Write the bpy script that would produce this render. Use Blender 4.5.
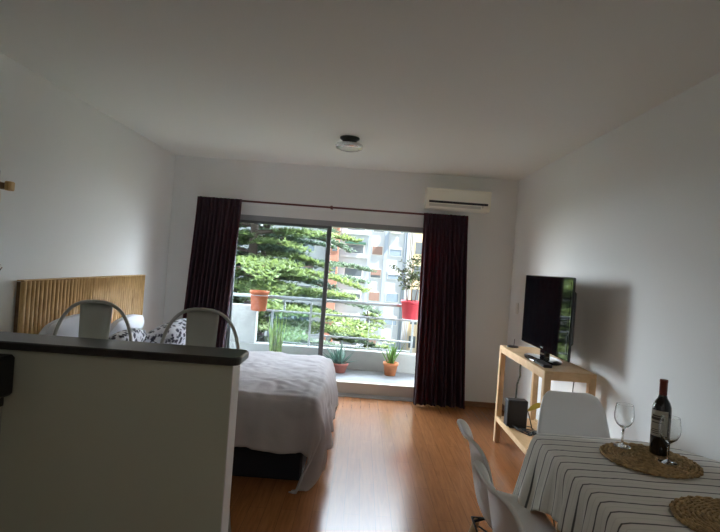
import bpy, math, random
from mathutils import Vector, Matrix, noise

for o in list(bpy.data.objects):
    bpy.data.objects.remove(o)
SC = bpy.context.scene
COL = SC.collection
PI = math.pi
R = math.radians

# ------------------------------------------------------------------ camera
F_PX, ROLL, EYE = 520.0, R(4.2), 1.51
cam_d = bpy.data.cameras.new('camera')
cam_d.sensor_fit = 'HORIZONTAL'
cam_d.sensor_width = 36.0
cam_d.lens = 36.0 * F_PX / 720.0
cam_d.shift_x = -2 / 720.0
cam_d.shift_y = -1 / 720.0
cam_d.clip_start = 0.02
cam_d.clip_end = 400
cam = bpy.data.objects.new('camera', cam_d)
COL.objects.link(cam)
cam.matrix_world = (Matrix.Translation((0, 0, EYE)) @ Matrix.Rotation(-ROLL, 4, 'Y')
                    @ Matrix.Rotation(R(90), 4, 'X'))
SC.camera = cam

# ------------------------------------------------------------------ world, sun, exposure
SKY_FRONT, SKY_BACK = 15.0, 0.8
world = bpy.data.worlds.new('sky')
SC.world = world
world.use_nodes = True
wn, wl = world.node_tree.nodes, world.node_tree.links
wn.clear()
wo = wn.new('ShaderNodeOutputWorld')
bg = wn.new('ShaderNodeBackground')
tc = wn.new('ShaderNodeTexCoord')
sp = wn.new('ShaderNodeSeparateXYZ')
mr = wn.new('ShaderNodeMapRange')
mr.inputs['From Min'].default_value = 0.2
mr.inputs['From Max'].default_value = 0.95
mr.inputs['To Min'].default_value = SKY_BACK
mr.inputs['To Max'].default_value = SKY_FRONT
cr = wn.new('ShaderNodeValToRGB')
cr.color_ramp.elements[0].position = 0.0
cr.color_ramp.elements[0].color = (0.93, 0.96, 1.0, 1)
cr.color_ramp.elements[1].position = 0.7
cr.color_ramp.elements[1].color = (0.72, 0.86, 1.0, 1)
wl.new(tc.outputs['Generated'], sp.inputs[0])
wl.new(sp.outputs['Y'], mr.inputs['Value'])
wl.new(sp.outputs['Z'], cr.inputs[0])
wl.new(cr.outputs[0], bg.inputs['Color'])
zr = wn.new('ShaderNodeValToRGB')
zr.color_ramp.elements[0].position = 0.0
zr.color_ramp.elements[0].color = (0.6, 0.6, 0.6, 1)
zr.color_ramp.elements[1].position = 0.75
zr.color_ramp.elements[1].color = (0.22, 0.22, 0.22, 1)
for zp, zv in ((0.10, 1.0), (0.40, 1.0), (0.55, 0.4)):
    ze = zr.color_ramp.elements.new(zp)
    ze.color = (zv, zv, zv, 1)
zm = wn.new('ShaderNodeMath')
zm.operation = 'MULTIPLY'
wl.new(sp.outputs['Z'], zr.inputs[0])
wl.new(zr.outputs[0], zm.inputs[0])
wl.new(mr.outputs[0], zm.inputs[1])
wl.new(zm.outputs[0], bg.inputs['Strength'])
wl.new(bg.outputs[0], wo.inputs['Surface'])

sun_d = bpy.data.lights.new('sun', 'SUN')
sun_d.energy = 7.0
sun_d.angle = R(1.0)
sun_d.color = (1.0, 0.95, 0.86)
sun = bpy.data.objects.new('sun', sun_d)
COL.objects.link(sun)
sun.rotation_euler = Vector((-0.55, 0.13, -0.8)).to_track_quat('-Z', 'Y').to_euler()
sun.location = (10, 0, 15)

por_d = bpy.data.lights.new('window_portal', 'AREA')
por_d.shape = 'RECTANGLE'
por_d.size, por_d.size_y = 2.3, 2.1
por_d.cycles.is_portal = True
por = bpy.data.objects.new('window_portal', por_d)
COL.objects.link(por)
por.location = (-0.4, 6.1, 1.03)
por.rotation_euler = (R(-90), 0, 0)

SC.view_settings.view_transform = 'Standard'
SC.view_settings.look = 'None'
SC.view_settings.gamma = 1
SC.view_settings.use_curve_mapping = False
SC.view_settings.exposure = 2.15
SC.cycles.max_bounces = 14
SC.cycles.diffuse_bounces = 8
SC.cycles.transparent_max_bounces = 24
SC.cycles.transmission_bounces = 10
SC.cycles.sample_clamp_indirect = 6.0
SC.cycles.use_denoising = True


# ------------------------------------------------------------------ materials
def mat(name, col, rough=0.6, metal=0.0, var=0.0, vscale=8.0, bump=0.0, bscale=60.0, coat=0.0, spec=0.5):
    m = bpy.data.materials.new(name)
    m.use_nodes = True
    nt = m.node_tree
    b = nt.nodes['Principled BSDF']
    b.inputs['Base Color'].default_value = (*col, 1)
    b.inputs['Roughness'].default_value = rough
    b.inputs['Metallic'].default_value = metal
    b.inputs['Coat Weight'].default_value = coat
    b.inputs['Specular IOR Level'].default_value = spec
    t = nt.nodes.new('ShaderNodeTexCoord')
    if var > 0:
        n = nt.nodes.new('ShaderNodeTexNoise')
        n.inputs['Scale'].default_value = vscale
        n.inputs['Detail'].default_value = 4
        r = nt.nodes.new('ShaderNodeValToRGB')
        r.color_ramp.elements[0].position = 0.3
        r.color_ramp.elements[1].position = 0.7
        r.color_ramp.elements[0].color = (*[max(0, c * (1 - var)) for c in col], 1)
        r.color_ramp.elements[1].color = (*[min(1, c * (1 + var)) for c in col], 1)
        nt.links.new(t.outputs['Object'], n.inputs['Vector'])
        nt.links.new(n.outputs['Fac'], r.inputs[0])
        nt.links.new(r.outputs[0], b.inputs['Base Color'])
    if bump > 0:
        n2 = nt.nodes.new('ShaderNodeTexNoise')
        n2.inputs['Scale'].default_value = bscale
        n2.inputs['Detail'].default_value = 3
        bp = nt.nodes.new('ShaderNodeBump')
        bp.inputs['Strength'].default_value = bump
        bp.inputs['Distance'].default_value = 0.01
        nt.links.new(t.outputs['Object'], n2.inputs['Vector'])
        nt.links.new(n2.outputs['Fac'], bp.inputs['Height'])
        nt.links.new(bp.outputs['Normal'], b.inputs['Normal'])
    return m


def wood(name, c1, c2, rough=0.45, scale=(1, 1, 1), ring=6.0):
    m = bpy.data.materials.new(name)
    m.use_nodes = True
    nt = m.node_tree
    b = nt.nodes['Principled BSDF']
    b.inputs['Roughness'].default_value = rough
    t = nt.nodes.new('ShaderNodeTexCoord')
    mp = nt.nodes.new('ShaderNodeMapping')
    mp.inputs['Scale'].default_value = scale
    n = nt.nodes.new('ShaderNodeTexNoise')
    n.inputs['Scale'].default_value = ring
    n.inputs['Detail'].default_value = 6
    n.inputs['Distortion'].default_value = 0.6
    r = nt.nodes.new('ShaderNodeValToRGB')
    r.color_ramp.elements[0].position = 0.3
    r.color_ramp.elements[1].position = 0.72
    r.color_ramp.elements[0].color = (*c1, 1)
    r.color_ramp.elements[1].color = (*c2, 1)
    nt.links.new(t.outputs['Object'], mp.inputs[0])
    nt.links.new(mp.outputs[0], n.inputs['Vector'])
    nt.links.new(n.outputs['Fac'], r.inputs[0])
    nt.links.new(r.outputs[0], b.inputs['Base Color'])
    return m


def translucent(name, col, tcol, fac, rough=0.8, var=0.0, vscale=5):
    m = mat(name, col, rough, var=var, vscale=vscale)
    nt = m.node_tree
    b = nt.nodes['Principled BSDF']
    o = nt.nodes['Material Output']
    t = nt.nodes.new('ShaderNodeBsdfTranslucent')
    t.inputs['Color'].default_value = (*tcol, 1)
    mx = nt.nodes.new('ShaderNodeMixShader')
    mx.inputs[0].default_value = fac
    nt.links.new(b.outputs[0], mx.inputs[1])
    nt.links.new(t.outputs[0], mx.inputs[2])
    nt.links.new(mx.outputs[0], o.inputs['Surface'])
    return m


def pane_mat(name, tint=(0.97, 0.99, 1.0), gloss=0.05, graze=0.6):
    m = bpy.data.materials.new(name)
    m.use_nodes = True
    nt = m.node_tree
    nt.nodes.remove(nt.nodes['Principled BSDF'])
    o = nt.nodes['Material Output']
    tr = nt.nodes.new('ShaderNodeBsdfTransparent')
    tr.inputs['Color'].default_value = (*tint, 1)
    gl = nt.nodes.new('ShaderNodeBsdfGlossy')
    gl.inputs['Roughness'].default_value = 0.02
    lw = nt.nodes.new('ShaderNodeLayerWeight')
    lw.inputs['Blend'].default_value = 0.5
    pw = nt.nodes.new('ShaderNodeMath')
    pw.operation = 'POWER'
    pw.inputs[1].default_value = 5.0
    fr = nt.nodes.new('ShaderNodeMath')
    fr.operation = 'MULTIPLY_ADD'
    fr.inputs[1].default_value = graze
    fr.inputs[2].default_value = gloss
    nt.links.new(lw.outputs['Facing'], pw.inputs[0])
    nt.links.new(pw.outputs[0], fr.inputs[0])
    ge = nt.nodes.new('ShaderNodeNewGeometry')
    ff = nt.nodes.new('ShaderNodeMath')
    ff.operation = 'SUBTRACT'
    ff.inputs[0].default_value = 1.0
    nt.links.new(ge.outputs['Backfacing'], ff.inputs[1])
    fm = nt.nodes.new('ShaderNodeMath')
    fm.operation = 'MULTIPLY'
    nt.links.new(fr.outputs[0], fm.inputs[0])
    nt.links.new(ff.outputs[0], fm.inputs[1])
    fr = fm
    mx = nt.nodes.new('ShaderNodeMixShader')
    nt.links.new(fr.outputs[0], mx.inputs[0])
    nt.links.new(tr.outputs[0], mx.inputs[1])
    nt.links.new(gl.outputs[0], mx.inputs[2])
    nt.links.new(mx.outputs[0], o.inputs['Surface'])
    return m


def floor_mat():
    m = bpy.data.materials.new('laminate_floor')
    m.use_nodes = True
    nt = m.node_tree
    b = nt.nodes['Principled BSDF']
    t = nt.nodes.new('ShaderNodeTexCoord')
    mp = nt.nodes.new('ShaderNodeMapping')
    mp.inputs['Rotation'].default_value = (0, 0, R(90))
    br = nt.nodes.new('ShaderNodeTexBrick')
    br.inputs['Color1'].default_value = (0.37, 0.150, 0.057, 1)
    br.inputs['Color2'].default_value = (0.33, 0.130, 0.047, 1)
    br.inputs['Mortar'].default_value = (0.20, 0.085, 0.035, 1)
    br.inputs['Scale'].default_value = 1
    br.inputs['Mortar Size'].default_value = 0.0014
    br.inputs['Brick Width'].default_value = 0.9
    br.inputs['Row Height'].default_value = 0.095
    br.inputs['Bias'].default_value = 0.0
    mp2 = nt.nodes.new('ShaderNodeMapping')
    mp2.inputs['Scale'].default_value = (22, 1.6, 1)
    n = nt.nodes.new('ShaderNodeTexNoise')
    n.inputs['Scale'].default_value = 2.2
    n.inputs['Detail'].default_value = 7
    n.inputs['Distortion'].default_value = 0.8
    mr_ = nt.nodes.new('ShaderNodeMapRange')
    mr_.inputs['To Min'].default_value = 0.62
    mr_.inputs['To Max'].default_value = 1.35
    mx = nt.nodes.new('ShaderNodeVectorMath')
    mx.operation = 'SCALE'
    nt.links.new(t.outputs['Object'], mp.inputs[0])
    nt.links.new(mp.outputs[0], br.inputs['Vector'])
    nt.links.new(t.outputs['Object'], mp2.inputs[0])
    nt.links.new(mp2.outputs[0], n.inputs['Vector'])
    nt.links.new(n.outputs['Fac'], mr_.inputs['Value'])
    nt.links.new(br.outputs['Color'], mx.inputs[0])
    nt.links.new(mr_.outputs[0], mx.inputs['Scale'])
    nt.links.new(mx.outputs[0], b.inputs['Base Color'])
    b.inputs['Roughness'].default_value = 0.21
    b.inputs['Specular IOR Level'].default_value = 0.5
    bp = nt.nodes.new('ShaderNodeBump')
    bp.inputs['Strength'].default_value = 0.04
    bp.inputs['Distance'].default_value = 0.004
    nt.links.new(n.outputs['Fac'], bp.inputs['Height'])
    nt.links.new(bp.outputs[0], b.inputs['Normal'])
    return m


def stripe_cloth():
    m = bpy.data.materials.new('striped_cloth')
    m.use_nodes = True
    nt = m.node_tree
    b = nt.nodes['Principled BSDF']
    b.inputs['Roughness'].default_value = 0.9
    b.inputs['Specular IOR Level'].default_value = 0.2
    at = nt.nodes.new('ShaderNodeAttribute')
    at.attribute_name = 'cloth'
    sx = nt.nodes.new('ShaderNodeSeparateXYZ')
    nt.links.new(at.outputs['Vector'], sx.inputs[0])
    d = nt.nodes.new('ShaderNodeMath')
    d.operation = 'DIVIDE'
    d.inputs[1].default_value = 0.0725
    nt.links.new(sx.outputs['Y'], d.inputs[0])
    nz = nt.nodes.new('ShaderNodeTexNoise')
    nz.inputs['Scale'].default_value = 9
    nt.links.new(at.outputs['Vector'], nz.inputs['Vector'])
    ad = nt.nodes.new('ShaderNodeMath')
    ad.operation = 'MULTIPLY_ADD'
    ad.inputs[1].default_value = 0.12
    nt.links.new(nz.outputs['Fac'], ad.inputs[0])
    nt.links.new(d.outputs[0], ad.inputs[2])
    fr = nt.nodes.new('ShaderNodeMath')
    fr.operation = 'FRACT'
    nt.links.new(ad.outputs[0], fr.inputs[0])
    cr_ = nt.nodes.new('ShaderNodeValToRGB')
    base, line, faint = (0.74, 0.71, 0.655, 1), (0.11, 0.105, 0.105, 1), (0.63, 0.60, 0.555, 1)
    e = cr_.color_ramp.elements
    e[0].position, e[0].color = 0.0, base
    e[1].position, e[1].color = 1.0, base
    for p, c in ((0.30, base), (0.36, faint), (0.42, base), (0.80, base), (0.835, line), (0.915, line), (0.95, base)):
        k = e.new(p)
        k.color = c
    nt.links.new(fr.outputs[0], cr_.inputs[0])
    wv = nt.nodes.new('ShaderNodeTexNoise')
    wv.inputs['Scale'].default_value = 900
    nt.links.new(at.outputs['Vector'], wv.inputs['Vector'])
    nt.links.new(cr_.outputs[0], b.inputs['Base Color'])
    bp = nt.nodes.new('ShaderNodeBump')
    bp.inputs['Strength'].default_value = 0.25
    bp.inputs['Distance'].default_value = 0.003
    nt.links.new(wv.outputs['Fac'], bp.inputs['Height'])
    nt.links.new(bp.outputs[0], b.inputs['Normal'])
    return m


def floral_mat():
    m = bpy.data.materials.new('floral_cotton')
    m.use_nodes = True
    nt = m.node_tree
    b = nt.nodes['Principled BSDF']
    b.inputs['Roughness'].default_value = 0.9
    t = nt.nodes.new('ShaderNodeTexCoord')
    v = nt.nodes.new('ShaderNodeTexVoronoi')
    v.inputs['Scale'].default_value = 26
    n = nt.nodes.new('ShaderNodeTexNoise')
    n.inputs['Scale'].default_value = 15
    n.inputs['Detail'].default_value = 5
    n.inputs['Distortion'].default_value = 2.5
    mn = nt.nodes.new('ShaderNodeMath')
    mn.operation = 'MULTIPLY'
    r = nt.nodes.new('ShaderNodeValToRGB')
    r.color_ramp.elements[0].position = 0.17
    r.color_ramp.elements[0].color = (0.06, 0.06, 0.085, 1)
    r.color_ramp.elements[1].position = 0.27
    r.color_ramp.elements[1].color = (0.72, 0.73, 0.78, 1)
    nt.links.new(t.outputs['Object'], v.inputs['Vector'])
    nt.links.new(t.outputs['Object'], n.inputs['Vector'])
    nt.links.new(v.outputs['Distance'], mn.inputs[0])
    nt.links.new(n.outputs['Fac'], mn.inputs[1])
    nt.links.new(mn.outputs[0], r.inputs[0])
    nt.links.new(r.outputs[0], b.inputs['Base Color'])
    return m


M = dict(
    wall=mat('white_wall_paint', (0.83, 0.84, 0.825), 0.75, bump=0.05, bscale=180),
    ceiling=mat('white_ceiling_paint', (0.83, 0.84, 0.80), 0.85, bump=0.05, bscale=120),
    floor=floor_mat(),
    base=wood('skirting_wood', (0.20, 0.09, 0.04), (0.32, 0.15, 0.07), 0.4, (1, 1, 6)),
    riser=mat('beige_riser', (0.60, 0.53, 0.45), 0.7),
    alu=mat('aluminium', (0.55, 0.56, 0.57), 0.4, 0.6),
    darkalu=mat('dark_aluminium', (0.06, 0.06, 0.065), 0.4, 0.5),
    winframe=mat('grey_window_frame', (0.30, 0.31, 0.32), 0.45, 0.2),
    sashmat=mat('dark_grey_sash', (0.12, 0.13, 0.135), 0.45, 0.2),
    shutterbox=mat('shutter_box_paint', (0.80, 0.80, 0.79), 0.55),
    pane=pane_mat('window_glass'),
    rail_glass=pane_mat('railing_glass', (0.80, 0.90, 0.95)),
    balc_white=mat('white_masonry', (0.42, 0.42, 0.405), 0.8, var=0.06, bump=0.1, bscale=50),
    balc_tile=mat('balcony_tile', (0.30, 0.315, 0.335), 0.5, var=0.05),
    rail=mat('grey_rail_paint', (0.40, 0.43, 0.45), 0.45, 0.1),
    extwall=mat('exterior_render', (0.42, 0.40, 0.38), 0.9),
    curtain=translucent('burgundy_curtain', (0.040, 0.021, 0.032), (0.7, 0.010, 0.04), 0.12, 0.9, var=0.25, vscale=40),
    rod=mat('dark_red_rod', (0.13, 0.035, 0.03), 0.35),
    ac=mat('cream_plastic', (0.90, 0.88, 0.76), 0.4),
    acdark=mat('black_vent', (0.015, 0.015, 0.017), 0.5),
    acgrey=mat('vent_flap', (0.60, 0.585, 0.51), 0.4),
    chrome=mat('chrome', (0.85, 0.87, 0.87), 0.22, 0.75),
    lampbase=mat('dark_lamp_base', (0.05, 0.05, 0.045), 0.35, 0.4),
    frost=mat('frosted_glass', (0.85, 0.87, 0.86), 0.2, 0.0, coat=0.5),
    bamboo=wood('bamboo', (0.46, 0.27, 0.09), (0.74, 0.50, 0.22), 0.45, (6, 6, 1.2), 7),
    bamboodark=wood('bamboo_rail', (0.11, 0.06, 0.03), (0.20, 0.11, 0.05), 0.5, (1, 1, 4)),
    duvet=mat('grey_duvet', (0.45, 0.41, 0.415), 0.85, var=0.05, vscale=4, bump=0.12, bscale=30),
    duvet_white=mat('white_sheet', (0.70, 0.71, 0.75), 0.85, bump=0.1, bscale=25),
    bedbase=mat('navy_bed_base', (0.012, 0.013, 0.020), 0.8),
    mattress=mat('mattress_ticking', (0.55, 0.54, 0.55), 0.8),
    floral=floral_mat(),
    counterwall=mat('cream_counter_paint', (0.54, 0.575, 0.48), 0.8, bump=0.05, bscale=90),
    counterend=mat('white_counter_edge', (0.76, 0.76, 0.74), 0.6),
    countertop=wood('black_worktop', (0.010, 0.009, 0.009), (0.030, 0.026, 0.024), 0.28, (2, 10, 2), 8),
    stool=mat('pale_grey_metal', (0.44, 0.44, 0.41), 0.38, 0.35),
    black=mat('black_plastic', (0.012, 0.012, 0.013), 0.45),
    gloss=mat('gloss_black', (0.006, 0.006, 0.007), 0.06, coat=0.6),
    screen=mat('screen_glass', (0.004, 0.004, 0.005), 0.04, spec=0.6),
    pine=wood('pine', (0.58, 0.36, 0.17), (0.74, 0.50, 0.27), 0.5, (1.5, 1.5, 1.5), 5),
    chair=mat('white_chair_shell', (0.80, 0.80, 0.80), 0.42),
    chairleg=wood('beech', (0.48, 0.29, 0.14), (0.62, 0.42, 0.23), 0.45, (8, 8, 1)),
    cloth=stripe_cloth(),
    jute=mat('woven_straw', (0.38, 0.25, 0.11), 0.85, var=0.5, vscale=55, bump=0.6, bscale=120),
    bottle=mat('dark_bottle_glass', (0.005, 0.004, 0.004), 0.08, coat=0.4),
    capsule=mat('red_foil', (0.16, 0.028, 0.02), 0.35),
    label=mat('cream_label', (0.50, 0.47, 0.40), 0.7),
    labelink=mat('label_ink', (0.10, 0.09, 0.085), 0.7),
    wire=mat('black_cable', (0.015, 0.016, 0.014), 0.5),
    greencable=mat('dark_green_cable', (0.05, 0.06, 0.035), 0.6),
    yellow=mat('yellow_leaf', (0.55, 0.42, 0.05), 0.6),
    plate=mat('white_plastic', (0.72, 0.71, 0.67), 0.4),
    darkwood=wood('dark_wood', (0.10, 0.05, 0.022), (0.24, 0.13, 0.055), 0.45, (1, 1, 4)),
    sconce_white=mat('sconce_plate', (0.76, 0.73, 0.62), 0.5),
    cabinet=mat('pale_green_cabinet', (0.44, 0.45, 0.39), 0.5),
    terracotta=mat('terracotta', (0.62, 0.22, 0.09), 0.8, var=0.12, vscale=14),
    terra_pale=mat('pale_terracotta', (0.52, 0.13, 0.05), 0.8, var=0.12, vscale=14),
    terra_pink=mat('pink_clay', (0.55, 0.20, 0.16), 0.8, var=0.1),
    redpot=mat('red_planter', (0.62, 0.055, 0.075), 0.5, var=0.08),
    soil=mat('soil', (0.045, 0.03, 0.02), 0.95),
    aloe=mat('aloe_green', (0.13, 0.27, 0.05), 0.5, var=0.25, vscale=12),
    agave=mat('blue_green_leaf', (0.13, 0.25, 0.20), 0.5, var=0.2, vscale=12),
    snake=mat('snake_plant_leaf', (0.26, 0.42, 0.09), 0.45, var=0.45, vscale=14),
    shrubleaf=mat('olive_leaf', (0.09, 0.12, 0.05), 0.6, var=0.3),
    needle=translucent('cedar_needles', (0.115, 0.17, 0.085), (0.24, 0.34, 0.11), 0.35, 0.7, var=0.35, vscale=1.2),
    needle_blue=translucent('blue_cedar_needles', (0.085, 0.135, 0.105), (0.14, 0.22, 0.14), 0.3, 0.7, var=0.3, vscale=1.2),
    bark=mat('cedar_bark', (0.085, 0.065, 0.055), 0.95, var=0.3, vscale=3, bump=0.6, bscale=12),
    facade=mat('pale_blue_facade', (0.44, 0.475, 0.53), 0.85, var=0.05, vscale=0.5),
    facade_rec=mat('facade_blue_grey', (0.30, 0.36, 0.46), 0.85),
    brick=mat('red_brick_facade', (0.36, 0.18, 0.14), 0.85, var=0.12, vscale=2),
    beige=mat('beige_facade', (0.58, 0.50, 0.36), 0.85, var=0.08, vscale=0.5),
    winDark=mat('dark_glazing', (0.10, 0.125, 0.15), 0.15),
    winBlue=mat('blue_glazing', (0.20, 0.27, 0.36), 0.2),
    shut=mat('brown_shutter', (0.26, 0.17, 0.15), 0.7),
    shutw=mat('white_shutter', (0.62, 0.63, 0.64), 0.7),
    awning=mat('green_awning', (0.04, 0.13, 0.10), 0.7),
    ground=mat('street_and_grass', (0.11, 0.13, 0.08), 0.95, var=0.4, vscale=0.3),
)
g = bpy.data.materials.new('wine_glass')
g.use_nodes = True
gb = g.node_tree.nodes['Principled BSDF']
gb.inputs['Base Color'].default_value = (0.97, 0.98, 0.98, 1)
gb.inputs['Roughness'].default_value = 0.0
gb.inputs['Transmission Weight'].default_value = 1.0
gb.inputs['IOR'].default_value = 1.42
M['stemglass'] = g


# ------------------------------------------------------------------ mesh builder
class MB:
    def __init__(s):
        s.v, s.f, s.sm = [], [], []

    def add(s, vs, fs, smooth=False, mtx=None):
        o = len(s.v)
        s.v += [tuple(mtx @ Vector(p)) if mtx else tuple(p) for p in vs]
        s.f += [tuple(i + o for i in f) for f in fs]
        s.sm += [smooth] * len(fs)
        return s

    def box(s, a, b, mtx=None, bev=0.0):
        x0, y0, z0 = [min(p, q) for p, q in zip(a, b)]
        x1, y1, z1 = [max(p, q) for p, q in zip(a, b)]
        if bev > 0:
            e = min(bev, (x1 - x0) / 2.01, (y1 - y0) / 2.01, (z1 - z0) / 2.01)
            rings = []
            for z, i in ((z0, e), (z0 + e, 0), (z1 - e, 0), (z1, e)):
                # octagonal rings give bevelled vertical edges too
                rings.append([(x0 + e, y0 + i, z), (x1 - e, y0 + i, z), (x1 - i, y0 + e, z), (x1 - i, y1 - e, z),
                              (x1 - e, y1 - i, z), (x0 + e, y1 - i, z), (x0 + i, y1 - e, z), (x0 + i, y0 + e, z)])
            return s.loft(rings, True, True, False, mtx)
        vs = [(x0, y0, z0), (x1, y0, z0), (x1, y1, z0), (x0, y1, z0), (x0, y0, z1), (x1, y0, z1), (x1, y1, z1), (x0, y1, z1)]
        fs = [(0, 3, 2, 1), (4, 5, 6, 7), (0, 1, 5, 4), (1, 2, 6, 5), (2, 3, 7, 6), (3, 0, 4, 7)]
        return s.add(vs, fs, False, mtx)

    def loft(s, rings, closed=True, caps=True, smooth=True, mtx=None):
        n = len(rings[0])
        vs = [p for r in rings for p in r]
        fs = []
        for i in range(len(rings) - 1):
            for j in range(n if closed else n - 1):
                k = (j + 1) % n
                fs.append((i * n + j, i * n + k, (i + 1) * n + k, (i + 1) * n + j))
        s.add(vs, fs, smooth, mtx)
        if caps:
            o = len(s.v) - len(vs)
            s.f += [tuple(o + j for j in reversed(range(n))), tuple(o + (len(rings) - 1) * n + j for j in range(n))]
            s.sm += [False, False]
        return s

    def lathe(s, prof, n=28, c=(0, 0, 0), mtx=None, caps=True):
        rings = [[(c[0] + r * math.cos(2 * PI * j / n), c[1] + r * math.sin(2 * PI * j / n), c[2] + z) for j in range(n)] for r, z in prof]
        return s.loft(rings, True, caps, True, mtx)

    def tube(s, pts, r, n=8, mtx=None, closed=False):
        pts = [Vector(p) for p in pts]
        rs = r if isinstance(r, (list, tuple)) else [r] * len(pts)
        rings = []
        up = None
        m = len(pts)
        for i, p in enumerate(pts):
            a = pts[max(0, i - 1)] if not closed else pts[i - 1]
            b = pts[min(m - 1, i + 1)] if not closed else pts[(i + 1) % m]
            t = (b - a).normalized()
            if up is None:
                up = t.orthogonal().normalized()
            else:
                up = (up - t * up.dot(t))
                up = up.normalized() if up.length > 1e-6 else t.orthogonal().normalized()
            w = t.cross(up)
            rings.append([p + (up * math.cos(2 * PI * j / n) + w * math.sin(2 * PI * j / n)) * rs[i] for j in range(n)])
        if closed:
            rings.append(rings[0])
            return s.loft(rings, True, False, True, mtx)
        return s.loft(rings, True, True, True, mtx)

    def cyl(s, a, b, r, n=12, r2=None, mtx=None):
        return s.tube([a, b], [r, r if r2 is None else r2], n, mtx)

    def grid(s, fn, nu, nv, smooth=True):
        vs = [fn(i / nu, j / nv) for j in range(nv + 1) for i in range(nu + 1)]
        fs = [(j * (nu + 1) + i, j * (nu + 1) + i + 1, (j + 1) * (nu + 1) + i + 1, (j + 1) * (nu + 1) + i)
              for j in range(nv) for i in range(nu)]
        return s.add(vs, fs, smooth)

    def mesh(s, name, material):
        me = bpy.data.meshes.new(name)
        me.from_pydata(s.v, [], s.f)
        me.polygons.foreach_set('use_smooth', s.sm)
        me.materials.append(M[material] if isinstance(material, str) else material)
        me.update()
        return me

    def build(s, name, material, parent=None, loc=None, rz=0.0, label=None):
        o = bpy.data.objects.new(name, s.mesh(name, material))
        COL.objects.link(o)
        if parent is not None:
            o.parent = parent
        if loc is not None:
            o.location = loc
        o.rotation_euler.z = rz
        if label:
            o['label'] = label
        return o


def mods(o, solid=0.0, subd=0, offset=0.0, bevel=0.0):
    if solid:
        m = o.modifiers.new('solid', 'SOLIDIFY')
        m.thickness = solid
        m.offset = offset
    if bevel:
        m = o.modifiers.new('bevel', 'BEVEL')
        m.width = bevel
        m.segments = 2
    if subd:
        m = o.modifiers.new('sub', 'SUBSURF')
        m.levels = m.render_levels = subd
    return o


def tag(o, label=None, cat=None, group=None, kind=None):
    if label:
        o['label'] = label
    if cat:
        o['category'] = cat
    if group:
        o['group'] = group
    if kind:
        o['kind'] = kind
    return o


def thing(name, label, cat, loc=(0, 0, 0), rz=0.0, group=None):
    o = bpy.data.objects.new(name, None)
    COL.objects.link(o)
    o.empty_display_size = 0.1
    o.location = loc
    o.rotation_euler.z = rz
    return tag(o, label, cat, group)


def struct(name, mb, material, label, cat='structure', parent=None):
    o = mb.build(name, material, parent)
    if parent is None:
        tag(o, label, cat, kind='structure')
    return o


def copy_tree(o, parent=None):
    c = o.copy()
    COL.objects.link(c)
    c.parent = parent
    for ch in list(o.children):
        copy_tree(ch, c)
    return c


def nz(x, y, z=0.0):
    return noise.noise(Vector((x, y, z)))


def sstep(a, b, x):
    t = min(1, max(0, (x - a) / (b - a)))
    return t * t * (3 - 2 * t)


# ------------------------------------------------------------------ room shell
XL, XR, YB, YF, HC = -2.21, 1.71, 5.92, -1.4, 2.60
WX0, WX1, WZ1 = -1.56, 0.80, 2.07
T = 0.14
struct('floor', MB().box((XL - T, YF - T, -0.12), (XR + T, YB + 0.02, 0)), 'floor', 'orange brown wood laminate floor with a bluish window reflection', 'floor')
struct('ceiling', MB().box((XL - T, YF - T, HC), (XR + T, YB + T, HC + 0.15)), 'ceiling', 'plain white painted ceiling over the room', 'ceiling')
struct('wall_left', MB().box((XL - T, YF - T, 0), (XL, YB + T, HC)), 'wall', 'white wall on the left behind the bamboo headboard', 'wall')
struct('wall_right', MB().box((XR, YF - T, 0), (XR + T, YB + T, HC)), 'wall', 'white wall on the right behind the television and table', 'wall')
struct('wall_front', MB().box((XL, YF - T, 0), (XR, YF, HC)), 'wall', 'white wall at the kitchen end of the room', 'wall')
wb = MB()
wb.box((XL, YB, 0), (WX0, YB + T, HC))
wb.box((WX1, YB, 0), (XR, YB + T, HC))
wb.box((WX0, YB, WZ1), (WX1, YB + T, HC))
struct('wall_back', wb, 'wall', 'white end wall around the balcony window', 'wall')
ew = MB()
Y0, Y1 = YB + T + 0.001, YB + T + 0.05
ew.box((-14, Y0, -10), (XL, Y1, 9)).box((XR, Y0, -10), (14, Y1, 9)).box((XL, Y0, HC), (XR, Y1, 9)).box((XL, Y0, -10), (XR, Y1, -0.13))
struct('wall_exterior', ew, 'extwall', 'outer face of the building around the balcony', 'wall')
struct('baseboard_back', MB().box((WX1 + 0.02, YB - 0.014, 0), (XR - 0.015, YB, 0.055)), 'base', 'low brown wooden skirting along the end wall', 'baseboard')
struct('baseboard_right', MB().box((XR - 0.014, YF, 0), (XR, YB, 0.055)), 'base', 'low brown wooden skirting along the right wall', 'baseboard')

kl = thing('fill_light_housing', 'square housing of an added fill light at the kitchen end', 'ceiling light', (0.4, -0.5, HC))  # added fill lamp behind the camera, lifts the near ceiling, wall and table
MB().box((-0.22, -0.22, -0.03), (0.22, 0.22, 0), bev=0.004).build('housing', 'plate', kl)
kld = bpy.data.lights.new('fill_light', 'AREA')
kld.shape, kld.size, kld.energy, kld.color = 'SQUARE', 0.40, 1.2, (1.0, 0.97, 0.90)
klo = bpy.data.objects.new('fill_light', kld)
COL.objects.link(klo)
klo.location = (0.4, -0.5, HC - 0.035)

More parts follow.
